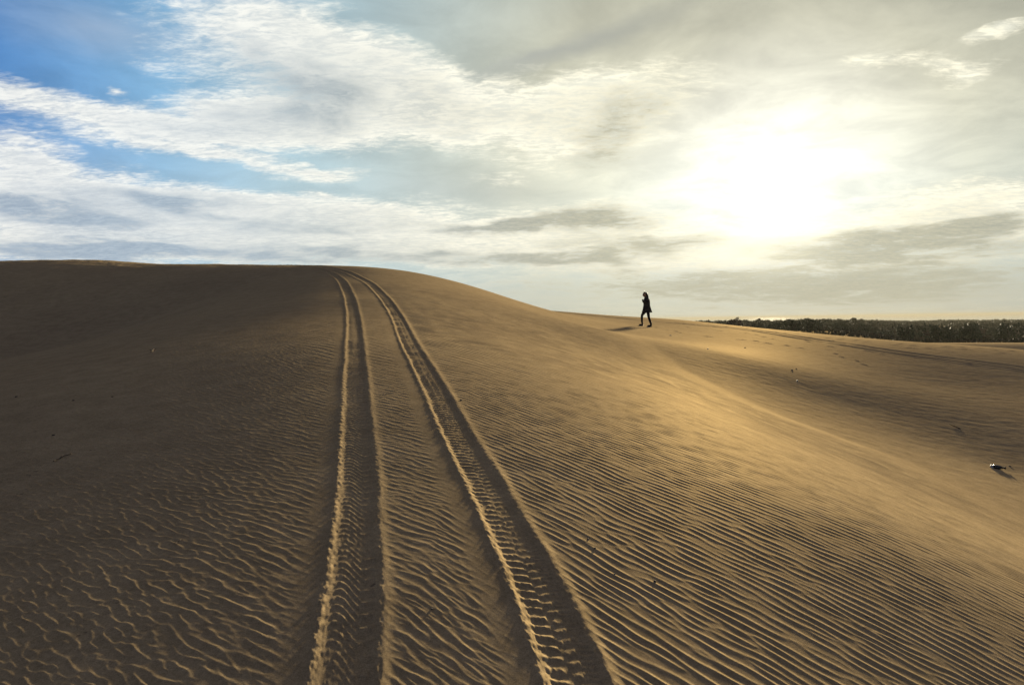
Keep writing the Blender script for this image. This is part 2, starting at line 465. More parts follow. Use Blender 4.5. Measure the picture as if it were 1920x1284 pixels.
def sand_material():
    m = bpy.data.materials.new('sand'); m.use_nodes = True
    t = NT(m.node_tree); b = m.node_tree.nodes['Principled BSDF']
    tc = t.new('ShaderNodeTexCoord').outputs['Object']
    big = t.noise(tc, .35, 5, .55)
    col = t.mix(t.range(big, .3, .7), (.285, .208, .118), (.325, .238, .132))
    fine = t.noise(tc, 160., 2, .7)
    col = t.mix(t.range(fine, .25, .75), t.scale(col, .72), t.scale(col, 1.22))
    mid = t.noise(tc, 38., 4, .75)
    col = t.mix(t.range(mid, .25, .75), t.scale(col, .80), t.scale(col, 1.18))
    speck = t.noise(tc, 55., 2, .6)
    col = t.mix(t.range(speck, .70, .76), col, (.16, .12, .09))
    fleck = t.noise(tc, 9., 5, .8)
    col = t.mix(t.range(fleck, .66, .74), col, (.17, .125, .085))
    col = t.mix(t.range(fleck, .36, .28), col, (.47, .36, .21))
    coarse = t.noise(tc, 3.2, 6, .78)
    col = t.mix(t.range(coarse, .3, .7), t.scale(col, .84), t.scale(col, 1.14))
    bits = t.noise(tc, 5.5, 3, .9)
    col = t.mix(t.range(bits, .68, .73), col, (.13, .095, .065))
    scrub = t.new('ShaderNodeAttribute', attribute_name='scrub').outputs['Fac']
    dry = t.mix(t.range(t.noise(tc, .25, 6, .65), .35, .65), (.075, .055, .034), (.125, .09, .058))
    col = t.mix(scrub, col, dry)
    t.l.new(col, b.inputs['Base Color'])
    b.inputs['Roughness'].default_value = 1
    b.inputs['Specular IOR Level'].default_value = 0
    bn = t.new('ShaderNodeBump'); bn.inputs['Strength'].default_value = .5; bn.inputs['Distance'].default_value = .0012
    t.l.new(t.noise(tc, 190., 3, .7), bn.inputs['Height']); t.l.new(bn.outputs[0], b.inputs['Normal'])
    # grains glint a little at grazing angles
    gl = t.new('ShaderNodeBsdfGlossy'); gl.inputs['Roughness'].default_value = .72; gl.inputs['Color'].default_value = (.042, .030, .0135, 1)
    t.l.new(bn.outputs[0], gl.inputs['Normal'])
    ad = t.new('ShaderNodeAddShader'); t.l.new(b.outputs[0], ad.inputs[0]); t.l.new(gl.outputs[0], ad.inputs[1])
    t.l.new(ad.outputs[0], m.node_tree.nodes['Material Output'].inputs[0])
    return m


ground_ob = link('ground', build_ground(), sand_material())
tag(ground_ob, 'rippled sand dune running down to a scrub plain', 'sand', kind='structure')


# ------------------------------------------------------------------ sea
def build_sea():
    rr = np.geomspace(1250, 42000, 40); th = np.linspace(R(-70), R(70), 90)
    V = np.array([(r*math.sin(a), r*math.cos(a), -13.) for r in rr for a in th])
    na = len(th)
    Q = np.array([(i*na+j, (i+1)*na+j, (i+1)*na+j+1, i*na+j+1) for i in range(len(rr)-1) for j in range(na-1)])[:, ::-1]
    def ex(t, b, tc):
        bn = t.new('ShaderNodeBump'); bn.inputs['Strength'].default_value = .05; bn.inputs['Distance'].default_value = .3
        t.l.new(t.noise(tc, .12, 4, .6), bn.inputs['Height']); t.l.new(bn.outputs[0], b.inputs['Normal'])
    m = material('sea_water', (.05, .08, .09), .025, .4, extra=ex)
    return link('sea', mesh_np('sea', V, Q), m)


sea = tag(build_sea(), 'pale strip of calm sea along the horizon', 'sea', kind='structure')

# ------------------------------------------------------------------ scrub and trees
LEAF = []
for nm, c, v in (('leaf_dark', (.028, .040, .016), (.05, .065, .026)), ('leaf_olive', (.052, .058, .024), (.085, .085, .036)), ('leaf_dry', (.09, .06, .034), (.13, .085, .05))):
    LEAF.append(material(nm, c, .7, .2, v, .9))
BARK = material('bark', (.09, .065, .045), .9, .1, (.05, .036, .026), 6.)


def leaf_cloud(n, rx, ry, rz, size, seed, lobes=7):
    """many small leaf sprays through the volume of a crown"""
    g = np.random.default_rng(seed)
    ctr = g.normal(0, .42, (lobes, 3)); ctr[:, 2] = g.uniform(.0, .62, lobes)
    rad = g.uniform(.34, .62, lobes)
    k = g.integers(0, lobes, n)
    d = g.normal(0, 1, (n, 3)); d /= np.linalg.norm(d, axis=1)[:, None]
    p = ctr[k] + d*(rad[k]*g.uniform(.45, 1., n)**.6)[:, None]
    p[:, 2] = np.maximum(p[:, 2], .02 + .1*g.random(n))
    p *= np.array([rx, ry, rz])
    a = g.normal(0, 1, (n, 3)); a /= np.linalg.norm(a, axis=1)[:, None]
    b = np.cross(a, g.normal(0, 1, (n, 3))); b /= np.linalg.norm(b, axis=1)[:, None]
    s = (size*g.uniform(.6, 1.4, n))[:, None]
    V = np.stack([p - a*s, p + b*s*.45, p + a*s, p - b*s*.45], 1).reshape(-1, 3)
    return V, np.arange(n*4).reshape(n, 4)


def trunk_mesh(h, r, seed):
    g = random.Random(seed)
    nodes = [(0, 0, -.3, r*1.3), (g.uniform(-.1, .1), g.uniform(-.1, .1), h*.35, r), (g.uniform(-.2, .2), g.uniform(-.2, .2), h*.6, r*.7)]
    edges = [(0, 1), (1, 2)]
    for q in range(4):
        a = q*1.6 + g.uniform(0, .8)
        nodes.append((math.cos(a)*h*.3, math.sin(a)*h*.3, h*(.75 + .2*g.random()), r*.25))
        edges.append((1 + q % 2, 3 + q))
    return skinned('trunk', nodes, edges, 1)


CROWNS = []
for s in range(8):
    V, Q = leaf_cloud(1500, 1, 1, 1, .095, 200 + s, 6 + s % 4)
    V[:, 2] = V[:, 2]/V[:, 2].max()
    V[:, :2] /= np.abs(V[:, :2]).max()
    CROWNS.append(mesh_np('crown', V, Q, False))
TRUNKS = [trunk_mesh(1., .06, s) for s in range(4)]
for m in TRUNKS:
    m.materials.clear(); m.materials.append(BARK)
CROWN_BY = {}


def crown_mesh(v, leaf):
    key = (v % len(CROWNS), leaf)
    if key not in CROWN_BY:
        me = CROWNS[key[0]].copy(); me.materials.clear(); me.materials.append(LEAF[leaf]); CROWN_BY[key] = me
    return CROWN_BY[key]


def bush(name, x, y, w, h, leaf, v, label, cat, group=None, trunk=True):
    z = gz(x, y)
    t = empty(name, (x, y, z), (0, 0, random.uniform(0, 6.28)))
    tag(t, label, cat, group)
    c = link('crown', crown_mesh(v, leaf), None, t)
    c.scale = (w/2, w/2*random.uniform(.85, 1.15), h*(1. if not trunk else .9)); c.location = (0, 0, 0 if not trunk else h*.1)
    if trunk:
        k = link('trunk', TRUNKS[v % 4], None, t); k.scale = (h*.8, h*.8, h*.8)
    return t


NAMED = [
    # x, y, width, height, leaf, crown, label
    (87.3, 150, 4.6, 3.6, 0, 0, 'small round dark bush just left of the widest dark bush beyond the sand rim'),
    (95.6, 152, 8.4, 4.2, 0, 3, 'widest dark green bush standing just beyond the bright sand rim on the right'),
    (106., 158, 6.4, 4.4, 0, 2, 'dark leafy bush behind the low pink sand bank at the far right'),
    (119., 163, 7.6, 4.6, 0, 5, 'dark bush at the right end of the scrub, above the sand bank'),
    (113.5, 170, 6.0, 4.6, 0, 6, 'dark bush between two others above the sand bank at the far right'),
    (45.6, 142, 5.6, 3.7, 2, 1, 'broad reddish brown bush at the left end of the scrub'),
    (41.4, 146, 4.6, 3.4, 2, 4, 'low reddish bush on the left of the broad reddish one'),
    (37.2, 170, 5.0, 3.7, 1, 7, 'small olive bush at the left end of the scrub, nearest the walker'),
    (66.5, 160, 5.0, 3.2, 1, 2, 'olive bush alone on the dry slope under the sun'),
    (72.5, 166, 6.2, 3.4, 1, 0, 'broad olive bush in the middle of the dry slope'),
]
for x, y, w_, h_, lf, v, lab in NAMED:
    bush('bush', x, y, w_, h_, lf, v, lab, 'bush', 'bushes near the sand')
# scattered shrubs of the scrub plain, all alike
tg = random.Random(31)
spots = [(n[0], n[1], n[2]) for n in NAMED]
cnt = 0
while cnt < 110:
    a = R(tg.uniform(11.5, 41)); r = math.sqrt(tg.uniform(170**2, 360**2))
    x, y = r*math.sin(a), r*math.cos(a)
    w_ = tg.uniform(3.4, 7.4)
    if any((x-sx)**2 + (y-sy)**2 < (.42*(w_ + sw))**2 for sx, sy, sw in spots): continue
    spots.append((x, y, w_)); cnt += 1
    h_ = tg.uniform(2.0, 3.4)
    bush('shrub', x, y, w_, h_, tg.choice((0, 1, 1, 0, 1, 2)), tg.randrange(8), 'shrub of the dense scrub plain between the sand rim and the sea', 'shrub', 'shrubs of the scrub plain')


def far_wood():
    g = np.random.default_rng(77)
    Vs, Qs, base = [], [], 0
    for k in range(2600):
        a = R(g.uniform(-4, 60)); r = math.sqrt(g.uniform(345**2, 1150**2))
        x, y = r*math.sin(a), r*math.cos(a)
        w_ = g.uniform(4.5, 10); h_ = g.uniform(3.0, 4.2) + (g.random() < .08)*g.uniform(.3, 1.1)
        V, Q = leaf_cloud(90, w_/2, w_/2, h_*.7, .75 + r/1400, 1000 + k, 4)
        V[:, 2] *= h_/max(V[:, 2].max(), .1)
        V += np.array([x, y, 0]); Vs.append(V); Qs.append(Q + base); base += len(V)
    V = np.concatenate(Vs); Q = np.concatenate(Qs)
    cx = V.reshape(-1, 4, 3).mean(1)
    V[:, 2] += np.repeat(ground(cx[:, 0].copy(), cx[:, 1].copy(), False), 4)
    return mesh_np('distant_wood', V, Q, False)


WOOD = material('distant_leaves', (.028, .038, .016), .8, .1, (.055, .055, .025), .05)
tag(link('distant_wood', far_wood(), WOOD), 'distant low wood along the coast in front of the sea', 'wood', kind='stuff')


def low_brush():
    """knee-high dry growth between the bushes"""
    g = np.random.default_rng(78)
    n = 42000
    a = np.radians(g.uniform(6, 52, n)); r = np.sqrt(g.uniform(112**2, 420**2, n))
    x, y = r*np.sin(a), r*np.cos(a)
    keep = (fbm(x, y, .05, 141, 3) > .42 - .2*sst(130, 200, r))
    x, y, r = x[keep], y[keep], r[keep]; n = len(x)
    z = ground(x.copy(), y.copy(), False)
    s = g.uniform(.18, .55, n)*(1 + r/500)
    p = np.c_[x, y, z + s*.3]
    d = g.normal(0, 1, (n, 3)); d[:, 2] = np.abs(d[:, 2]) + .4; d /= np.linalg.norm(d, axis=1)[:, None]
    b = np.cross(d, g.normal(0, 1, (n, 3))); b /= np.linalg.norm(b, axis=1)[:, None]
    s = s[:, None]
    V = np.stack([p - d*s*.6, p + b*s*.5, p + d*s, p - b*s*.5], 1).reshape(-1, 3)
    return mesh_np('low_brush', V, np.arange(n*4).reshape(n, 4), False)


BRUSH = material('dry_brush', (.09, .07, .04), .9, .05, (.05, .05, .026), .12)
tag(link('low_brush', low_brush(), BRUSH), 'dry knee-high brush covering the ground of the scrub plain', 'brush', kind='stuff')


# ------------------------------------------------------------------ the walker
SKIN = material('skin', (.23, .125, .085), .55, .3)
CLOTH = material('coat_cloth', (.016, .016, .018), .9, .1, (.024, .022, .024), 60., .3, 400., .001)
DENIM = material('trouser_cloth', (.012, .012, .015), .9, .1)
LEATHER = material('boot_leather', (.014, .011, .010), .55, .3)
HAIRM = material('hair', (.018, .011, .008), .5, .3)


def ring_loft(name, rings, n=28, cap=True, fold=0.):
    """closed surface through elliptical rings (cx, cy, cz, rx, ry)"""
    bm = bmesh.new(); rows = []
    for k, (cx, cy, cz, rx, ry) in enumerate(rings):
        row = []
        for i in range(n):
            a = 2*math.pi*i/n
            f = 1 + fold*math.sin(a*5 + k*.4)*(1 - k/len(rings))
            row.append(bm.verts.new((cx + rx*f*math.cos(a), cy + ry*f*math.sin(a), cz)))
        rows.append(row)
    for r0, r1 in zip(rows, rows[1:]):
        for i in range(n):
            bm.faces.new((r0[i], r0[(i+1) % n], r1[(i+1) % n], r1[i]))
    if cap:
        bm.faces.new(rows[0][::-1]); bm.faces.new(rows[-1])
    me = bpy.data.meshes.new(name); bm.to_mesh(me); bm.free()
    for p in me.polygons: p.use_smooth = True
    return me


def blob(name, fn, u=28, v=20):
    bm = bmesh.new(); bmesh.ops.create_uvsphere(bm, u_segments=u, v_segments=v, radius=1)
    for q in bm.verts: q.co = Vector(fn(q.co.copy()))
    me = bpy.data.meshes.new(name); bm.to_mesh(me); bm.free()
    return me


def face(c):
    """head seen facing -x: skull, brow, eye hollows, nose, lips, chin, ears"""
    x, y, z = c
    X, Y, Z = x*.098, y*.074, z*.118
    if z < 0: Y *= 1 - .28*z*z; X = X*(1 - .10*z*z) - (.012*-z if x < 0 else -.02*-z)
    if x < 0:
        X -= .024*math.exp(-(y/.16)**2 - ((z + .16)/.16)**2)       # nose
        X -= .008*math.exp(-(y/.30)**2 - ((z + .50)/.09)**2)       # lips
        X -= .010*math.exp(-(y/.32)**2 - ((z + .82)/.16)**2)       # chin
        X += .010*(math.exp(-((abs(y) - .38)/.16)**2 - ((z - .04)/.10)**2))   # eye hollows
        X -= .005*math.exp(-(y/.6)**2 - ((z - .22)/.09)**2)        # brow
    e = math.exp(-((x - .12)/.16)**2 - ((z + .08)/.22)**2)
    if abs(y) > .8: Y += math.copysign(.018*e, y)                   # ears
    return X, Y, Z


def hand_nodes(w, d, up, side, curl):
    """palm and five curled fingers from the wrist w, pointing along d; side is towards the thumb"""
    w, d, up, side = Vector(w), Vector(d).normalized(), Vector(up).normalized(), Vector(side).normalized()
    nodes = [(*w, .024, .018), (*(w + d*.045), .036, .015), (*(w + d*.085), .038, .014)]
    edges = [(0, 1), (1, 2)]
    for k, (o, L) in enumerate(((.030, .070), (.010, .078), (-.010, .073), (-.030, .056))):
        p = w + d*.088 + side*o; prev = 2; dd = d.copy()
        for s in range(3):
            nodes.append((*p, .0098 - .0008*s)); edges.append((prev, len(nodes) - 1)); prev = len(nodes) - 1
            dd = (dd*math.cos(curl*(.7 + .3*s)) + up*math.sin(curl*(.7 + .3*s))).normalized()
            p = p + dd*L*(.45, .32, .23)[s]
        nodes.append((*p, .0078)); edges.append((prev, len(nodes) - 1))
    p = w + d*.035 + side*.034; prev = 1
    td = (side*.75 + d*.6 + up*.35).normalized()
    for s in range(3):
        nodes.append((*p, .0105 - .001*s)); edges.append((prev, len(nodes) - 1)); prev = len(nodes) - 1
        p = p + td*.030; td = (td + d*.45 + up*.3).normalized()
    return nodes, edges


def make_person():
    px, py = 6.86, 34.5
    zr = gz(px + .19, py)
    root = empty('person', (px, py, zr + .0))
    tag(root, 'long-haired person in dark coat and boots walking over the sand, hand raised to face', 'person')
    hip, kneeF, ankF, heelF, toeF = (.0, .10, .86), (-.215, .12, .58), (-.215, .13, .19), (-.17, .13, .09), (-.36, .13, .085)
    kneeB, ankB, heelB, toeB = (.075, -.10, .465), (.175, -.11, .115), (.205, -.11, .045), (.01, -.12, .03)
    N = [(.015, 0, .92, .13, .15), (.0, 0, 1.08, .105, .125), (-.005, 0, 1.25, .115, .155), (-.012, 0, 1.37, .085, .13), (-.03, 0, 1.45, .05, .05), (-.062, 0, 1.53, .052, .052),
         (0, .09, .86, .085, .085), (*kneeF, .055), (*ankF, .036), (heelF[0], heelF[1], heelF[2] + .02, .032), (*toeF, .028),
         (.025, -.09, .86, .085, .085), (*kneeB, .055), (*ankB, .036), (heelB[0], heelB[1], heelB[2] + .01, .032), (*toeB, .026),
         (-.01, .175, 1.36, .055, .055), (.03, .21, 1.10, .042, .042), (-.09, .20, .885, .03, .03),
         (-.01, -.175, 1.36, .055, .055), (-.215, -.215, 1.19, .043, .043), (-.228, -.135, 1.37, .028, .028)]
    E_ = [(0, 1), (1, 2), (2, 3), (3, 4), (4, 5), (0, 6), (6, 7), (7, 8), (8, 9), (9, 10), (0, 11), (11, 12), (12, 13), (13, 14), (14, 15),
          (3, 16), (16, 17), (17, 18), (3, 19), (19, 20), (20, 21)]
    frame = skinned('frame', N, E_, 2)
    head = blob('head', face)
    head.transform(Matrix.Translation((-.095, 0, 1.58)) @ Euler((0, R(-9), 0)).to_matrix().to_4x4())
    n1, e1 = hand_nodes((-.229, -.13, 1.375), (-.02, .25, 1.), (.85, .4, -.1), (-.6, -.5, .1), .75)
    n2, e2 = hand_nodes((-.092, .20, .88), (-.35, -.02, -1.), (.35, -.8, 0), (-.8, -.2, .3), .35)
    hands = [skinned('hand', n1, e1, 1), skinned('hand', n2, e2, 1)]
    link('body', joined('body', [frame, head] + hands, .0042, 2), SKIN, root)
    # coat: torso loft with a flared hem, a collar and two sleeves, one garment
    rings = [(.015, 0, .70, .205, .21), (.018, 0, .72, .208, .215), (.012, 0, .82, .178, .20), (.004, 0, .94, .152, .185), (-.002, 0, 1.06, .130, .165), (-.004, 0, 1.20, .132, .185),
             (-.006, 0, 1.32, .120, .195), (-.012, 0, 1.385, .095, .165), (-.025, 0, 1.43, .072, .09), (-.035, 0, 1.475, .066, .070)]
    rings = [(a, b, c, d*1.24, e*1.08) for a, b, c, d, e in rings]
    tors = ring_loft('torso', rings, 30, True, .05)
    sl1 = skinned('sleeve', [(-.01, -.15, 1.36, .072), (-.095, -.20, 1.28, .062), (-.218, -.217, 1.193, .054), (-.226, -.18, 1.285, .048), (-.229, -.14, 1.36, .042)], [(0, 1), (1, 2), (2, 3), (3, 4)], 2)
    sl2 = skinned('sleeve', [(-.01, .15, 1.36, .072), (.02, .205, 1.22, .064), (.03, .215, 1.10, .056), (-.03, .21, .99, .050), (-.085, .20, .905, .044)], [(0, 1), (1, 2), (2, 3), (3, 4)], 2)
    flap = ring_loft('flap', [(-.19, -.03, .735, .018, .10), (-.17, -.03, .80, .03, .12), (-.12, -.02, .92, .05, .13), (-.07, 0, 1.05, .06, .13)], 18)
    link('coat', joined('coat', [tors, sl1, sl2, flap], .011, 1), CLOTH, root)
    tr = skinned('legs', [(.012, 0, .90, .135, .155), (.0, .085, .84, .098), (-.105, .105, .715, .088), (*kneeF, .069), (-.222, .125, .40, .062), (-.217, .13, .22, .050),
                          (.025, -.085, .84, .098), (.05, -.095, .66, .084), (*kneeB, .068), (.125, -.105, .30, .062), (.17, -.11, .15, .050)],
                 [(0, 1), (1, 2), (2, 3), (3, 4), (4, 5), (0, 6), (6, 7), (7, 8), (8, 9), (9, 10)], 2)
    link('trousers', joined('trousers', [tr], .011, 1), DENIM, root)
    for a, h, t_ in ((ankF, heelF, toeF), (ankB, heelB, toeB)):
        A, H, T = Vector(a), Vector(h), Vector(t_)
        sh = skinned('boot', [(*(A + Vector((0, 0, .13))), .058), (*A, .052), (*(H + Vector((-.005, 0, .015))), .046, .042), (*((H + T)/2 + Vector((0, 0, .018))), .044, .040), (*(T + Vector((-.02, 0, .008))), .036, .026)],
                     [(0, 1), (1, 2), (2, 3), (3, 4)], 2)
        sole = ring_loft('sole', [((H.x + T.x)/2 - .01, H.y, H.z - .045, abs(T.x - H.x)/2 + .045, .043), ((H.x + T.x)/2 - .01, H.y, H.z - .022, abs(T.x - H.x)/2 + .047, .045)], 24)
        link('boot', joined('boot', [sh, sole], .007, 1), LEATHER, root)
    hair = skinned('hair', [(-.085, 0, 1.655, .060, .066), (-.030, 0, 1.620, .088, .090), (.0, 0, 1.54, .078, .088), (.018, 0, 1.46, .060, .082), (.040, 0, 1.38, .042, .07), (.055, 0, 1.30, .022, .05),
                            (-.125, 0, 1.672, .045, .055)], [(0, 1), (1, 2), (2, 3), (3, 4), (4, 5), (0, 6)], 2)
    link('hair', joined('hair', [hair], .009, 1), HAIRM, root)
    root.scale = (1.03, 1.03, 1.03)
    return root


make_person()


# ------------------------------------------------------------------ litter on the sand
STONE = material('dark_stone', (.035, .028, .024), .9, .2, (.07, .055, .045), 60., .6, 90., .004)
WOODM = material('dry_wood', (.06, .045, .032), .9, .1, (.12, .09, .06), 50., .5, 120., .002)
PALE = material('pale_shell', (.62, .58, .50), .6, .3, (.45, .40, .33), 40.)
GLASS = material('dark_bottle', (.010, .012, .013), .22, .5)
GLINT = material('painted_glint', (.42, .42, .40), .5, .3)  # pale colour painted for the sun glint on the dark glass


def pebble_mesh(seed):
    g = np.random.default_rng(seed); n1, n2 = g.normal(0, 1, (2, 5, 3))
    bm = bmesh.new(); bmesh.ops.create_icosphere(bm, subdivisions=3, radius=1)
    for v in bm.verts:
        c = np.array(v.co); f = 1 + .12*sum(math.sin(2.1*float(a @ c) + float(b[0])) for a, b in zip(n1, n2))/2
        v.co = v.co*f; v.co.z *= .7
    me = bpy.data.meshes.new('pebble'); bm.to_mesh(me); bm.free()
    for p in me.polygons: p.use_smooth = True
    return me


def pebble(x, y, r, seed, label, mat=STONE, cat='pebble', name='pebble', group=None):
    o = link(name, pebble_mesh(seed), mat, None, (x, y, gz(x, y) + r*.08))
    r *= .8; o.scale = (r*1.25, r, r*.95); o.rotation_euler = (0, .1, seed*1.7)
    return tag(o, label, cat, group)


def twig(x, y, L, rot, r, seed, label, fork=True):
    g = random.Random(seed); nodes = []; ed = []
    for k in range(6):
        t = k/5 - .5
        nodes.append((t*L, g.uniform(-.05, .05)*L, r*.6 + .10*L*max(0, t)**1.5 + g.uniform(0, .01), r*(1 - .5*(k/5))))
        if k: ed.append((k-1, k))
    if fork:
        nodes.append((.12*L, .16*L, r + .05*L, r*.5)); ed.append((2, 6))
        nodes.append((.30*L, -.14*L, r + .03*L, r*.45)); ed.append((3, 7))
    me = skinned('twig', nodes, ed, 1)
    z0 = gz(x, y)
    o = link('twig', me, WOODM, None, (x, y, z0))
    e = .08; nx = (gz(x+e, y) - gz(x-e, y))/(2*e); ny = (gz(x, y+e) - gz(x, y-e))/(2*e)
    o.rotation_euler = (Vector((-nx, -ny, 1)).to_track_quat('Z', 'X').to_matrix() @ Matrix.Rotation(rot, 3, 'Z')).to_euler()
    return tag(o, label, 'twig')


pebble(0.778, 3.746, .0105, 1, 'largest dark pebble among the ripples to the right of the tyre ruts')
pebble(0.556, 3.768, .0065, 2, 'small dark pebble between the right rut and the largest pebble')
pebble(0.454, 4.159, .0075, 3, 'dark pebble beside the right rut, farther of a close pair')
pebble(0.479, 4.042, .0090, 4, 'flat dark pebble beside the right rut, nearer of a close pair')
pebble(-0.413, 3.300, .0068, 5, 'black pebble lying between the two tyre ruts')
pebble(-0.562, 7.309, .016, 6, 'dark pebble at the edge of the right rut halfway up the dune')
pebble(10.742, 14.624, .026, 7, 'small dark lump on the sand just behind the bottle')
pebble(8.860, 21.491, .040, 8, 'dark clod on the smooth flat below the car trail')
pebble(9.166, 21.898, .026, 9, 'smaller dark clod just behind a larger one on the smooth flat')
pebble(8.429, 20.063, .028, 10, 'pale clod lying in front of the dark clods on the smooth flat', PALE, 'clod', 'clod')
pebble(6.776, 29.041, .045, 11, 'white scrap on the flat sand just right of the walker', PALE, 'scrap', 'scrap')
pebble(6.574, 22.812, .035, 12, 'white speck on the flat sand in front of the walker', PALE, 'scrap', 'scrap')
pebble(9.103, 26.526, .035, 13, 'dark lump in the middle of the flat beneath the footprints')
pebble(-5.103, 7.871, .015, 14, 'dark pebble on the shaded left slope, middle of three in a row')
pebble(-4.657, 7.883, .013, 15, 'dark pebble on the shaded left slope, right end of a row of three')
pebble(-6.168, 8.423, .018, 16, 'dark pebble on the shaded left slope, left end of a row of three')
pebble(-4.411, 6.486, .014, 17, 'small dark pebble above the forked twig on the left slope')
twig(-3.862, 5.789, .21, .15, .0055, 1, 'pale forked twig lying on the shaded left slope')
twig(-5.917, 11.190, .32, .9, .010, 2, 'dark twig high on the shaded left slope')
twig(-2.015, 4.032, .075, .1, .0026, 3, 'thin short twig among the ripples left of the tyre ruts', False)
twig(11.342, 17.376, .34, -.2, .012, 4, 'long thin stick on the smooth flat towards the right edge', False)


def lathe(name, prof, n=28):
    bm = bmesh.new(); rows = []
    for xx, rr in prof:
        rows.append([bm.verts.new((xx, rr*math.cos(2*math.pi*i/n), rr*math.sin(2*math.pi*i/n))) for i in range(n)])
    for a, b in zip(rows, rows[1:]):
        for i in range(n): bm.faces.new((a[i], b[i], b[(i+1) % n], a[(i+1) % n]))
    bm.faces.new(rows[0]); bm.faces.new(rows[-1][::-1])
    bmesh.ops.recalc_face_normals(bm, faces=bm.faces)
    me = bpy.data.meshes.new(name); bm.to_mesh(me); bm.free()
    for p in me.polygons: p.use_smooth = True
    return me


bx, by = 10.277, 14.362
bz = gz(bx, by)
bt = empty('bottle', (bx, by, bz + .030), (0, R(2), R(-30)))
bt.scale = (1.22, 1.22, 1.22)
tag(bt, 'discarded dark bottle with a sun glint painted white on its rounded end lying on the sand at the right', 'bottle')
link('bottle_body', lathe('bottle_body', [(-.055, .034), (-.02, .037), (.03, .036), (.055, .030), (.075, .019), (.090, .0145), (.112, .014)]), GLASS, bt)
link('bottle_base', lathe('bottle_base', [(-.1005, .004), (-.099, .014), (-.093, .024), (-.083, .031), (-.068, .0355), (-.054, .0358)]), GLINT, bt)
link('bottle_cap', lathe('bottle_cap', [(.1115, .017), (.113, .021), (.128, .0225), (.131, .018)]), GLASS, bt)


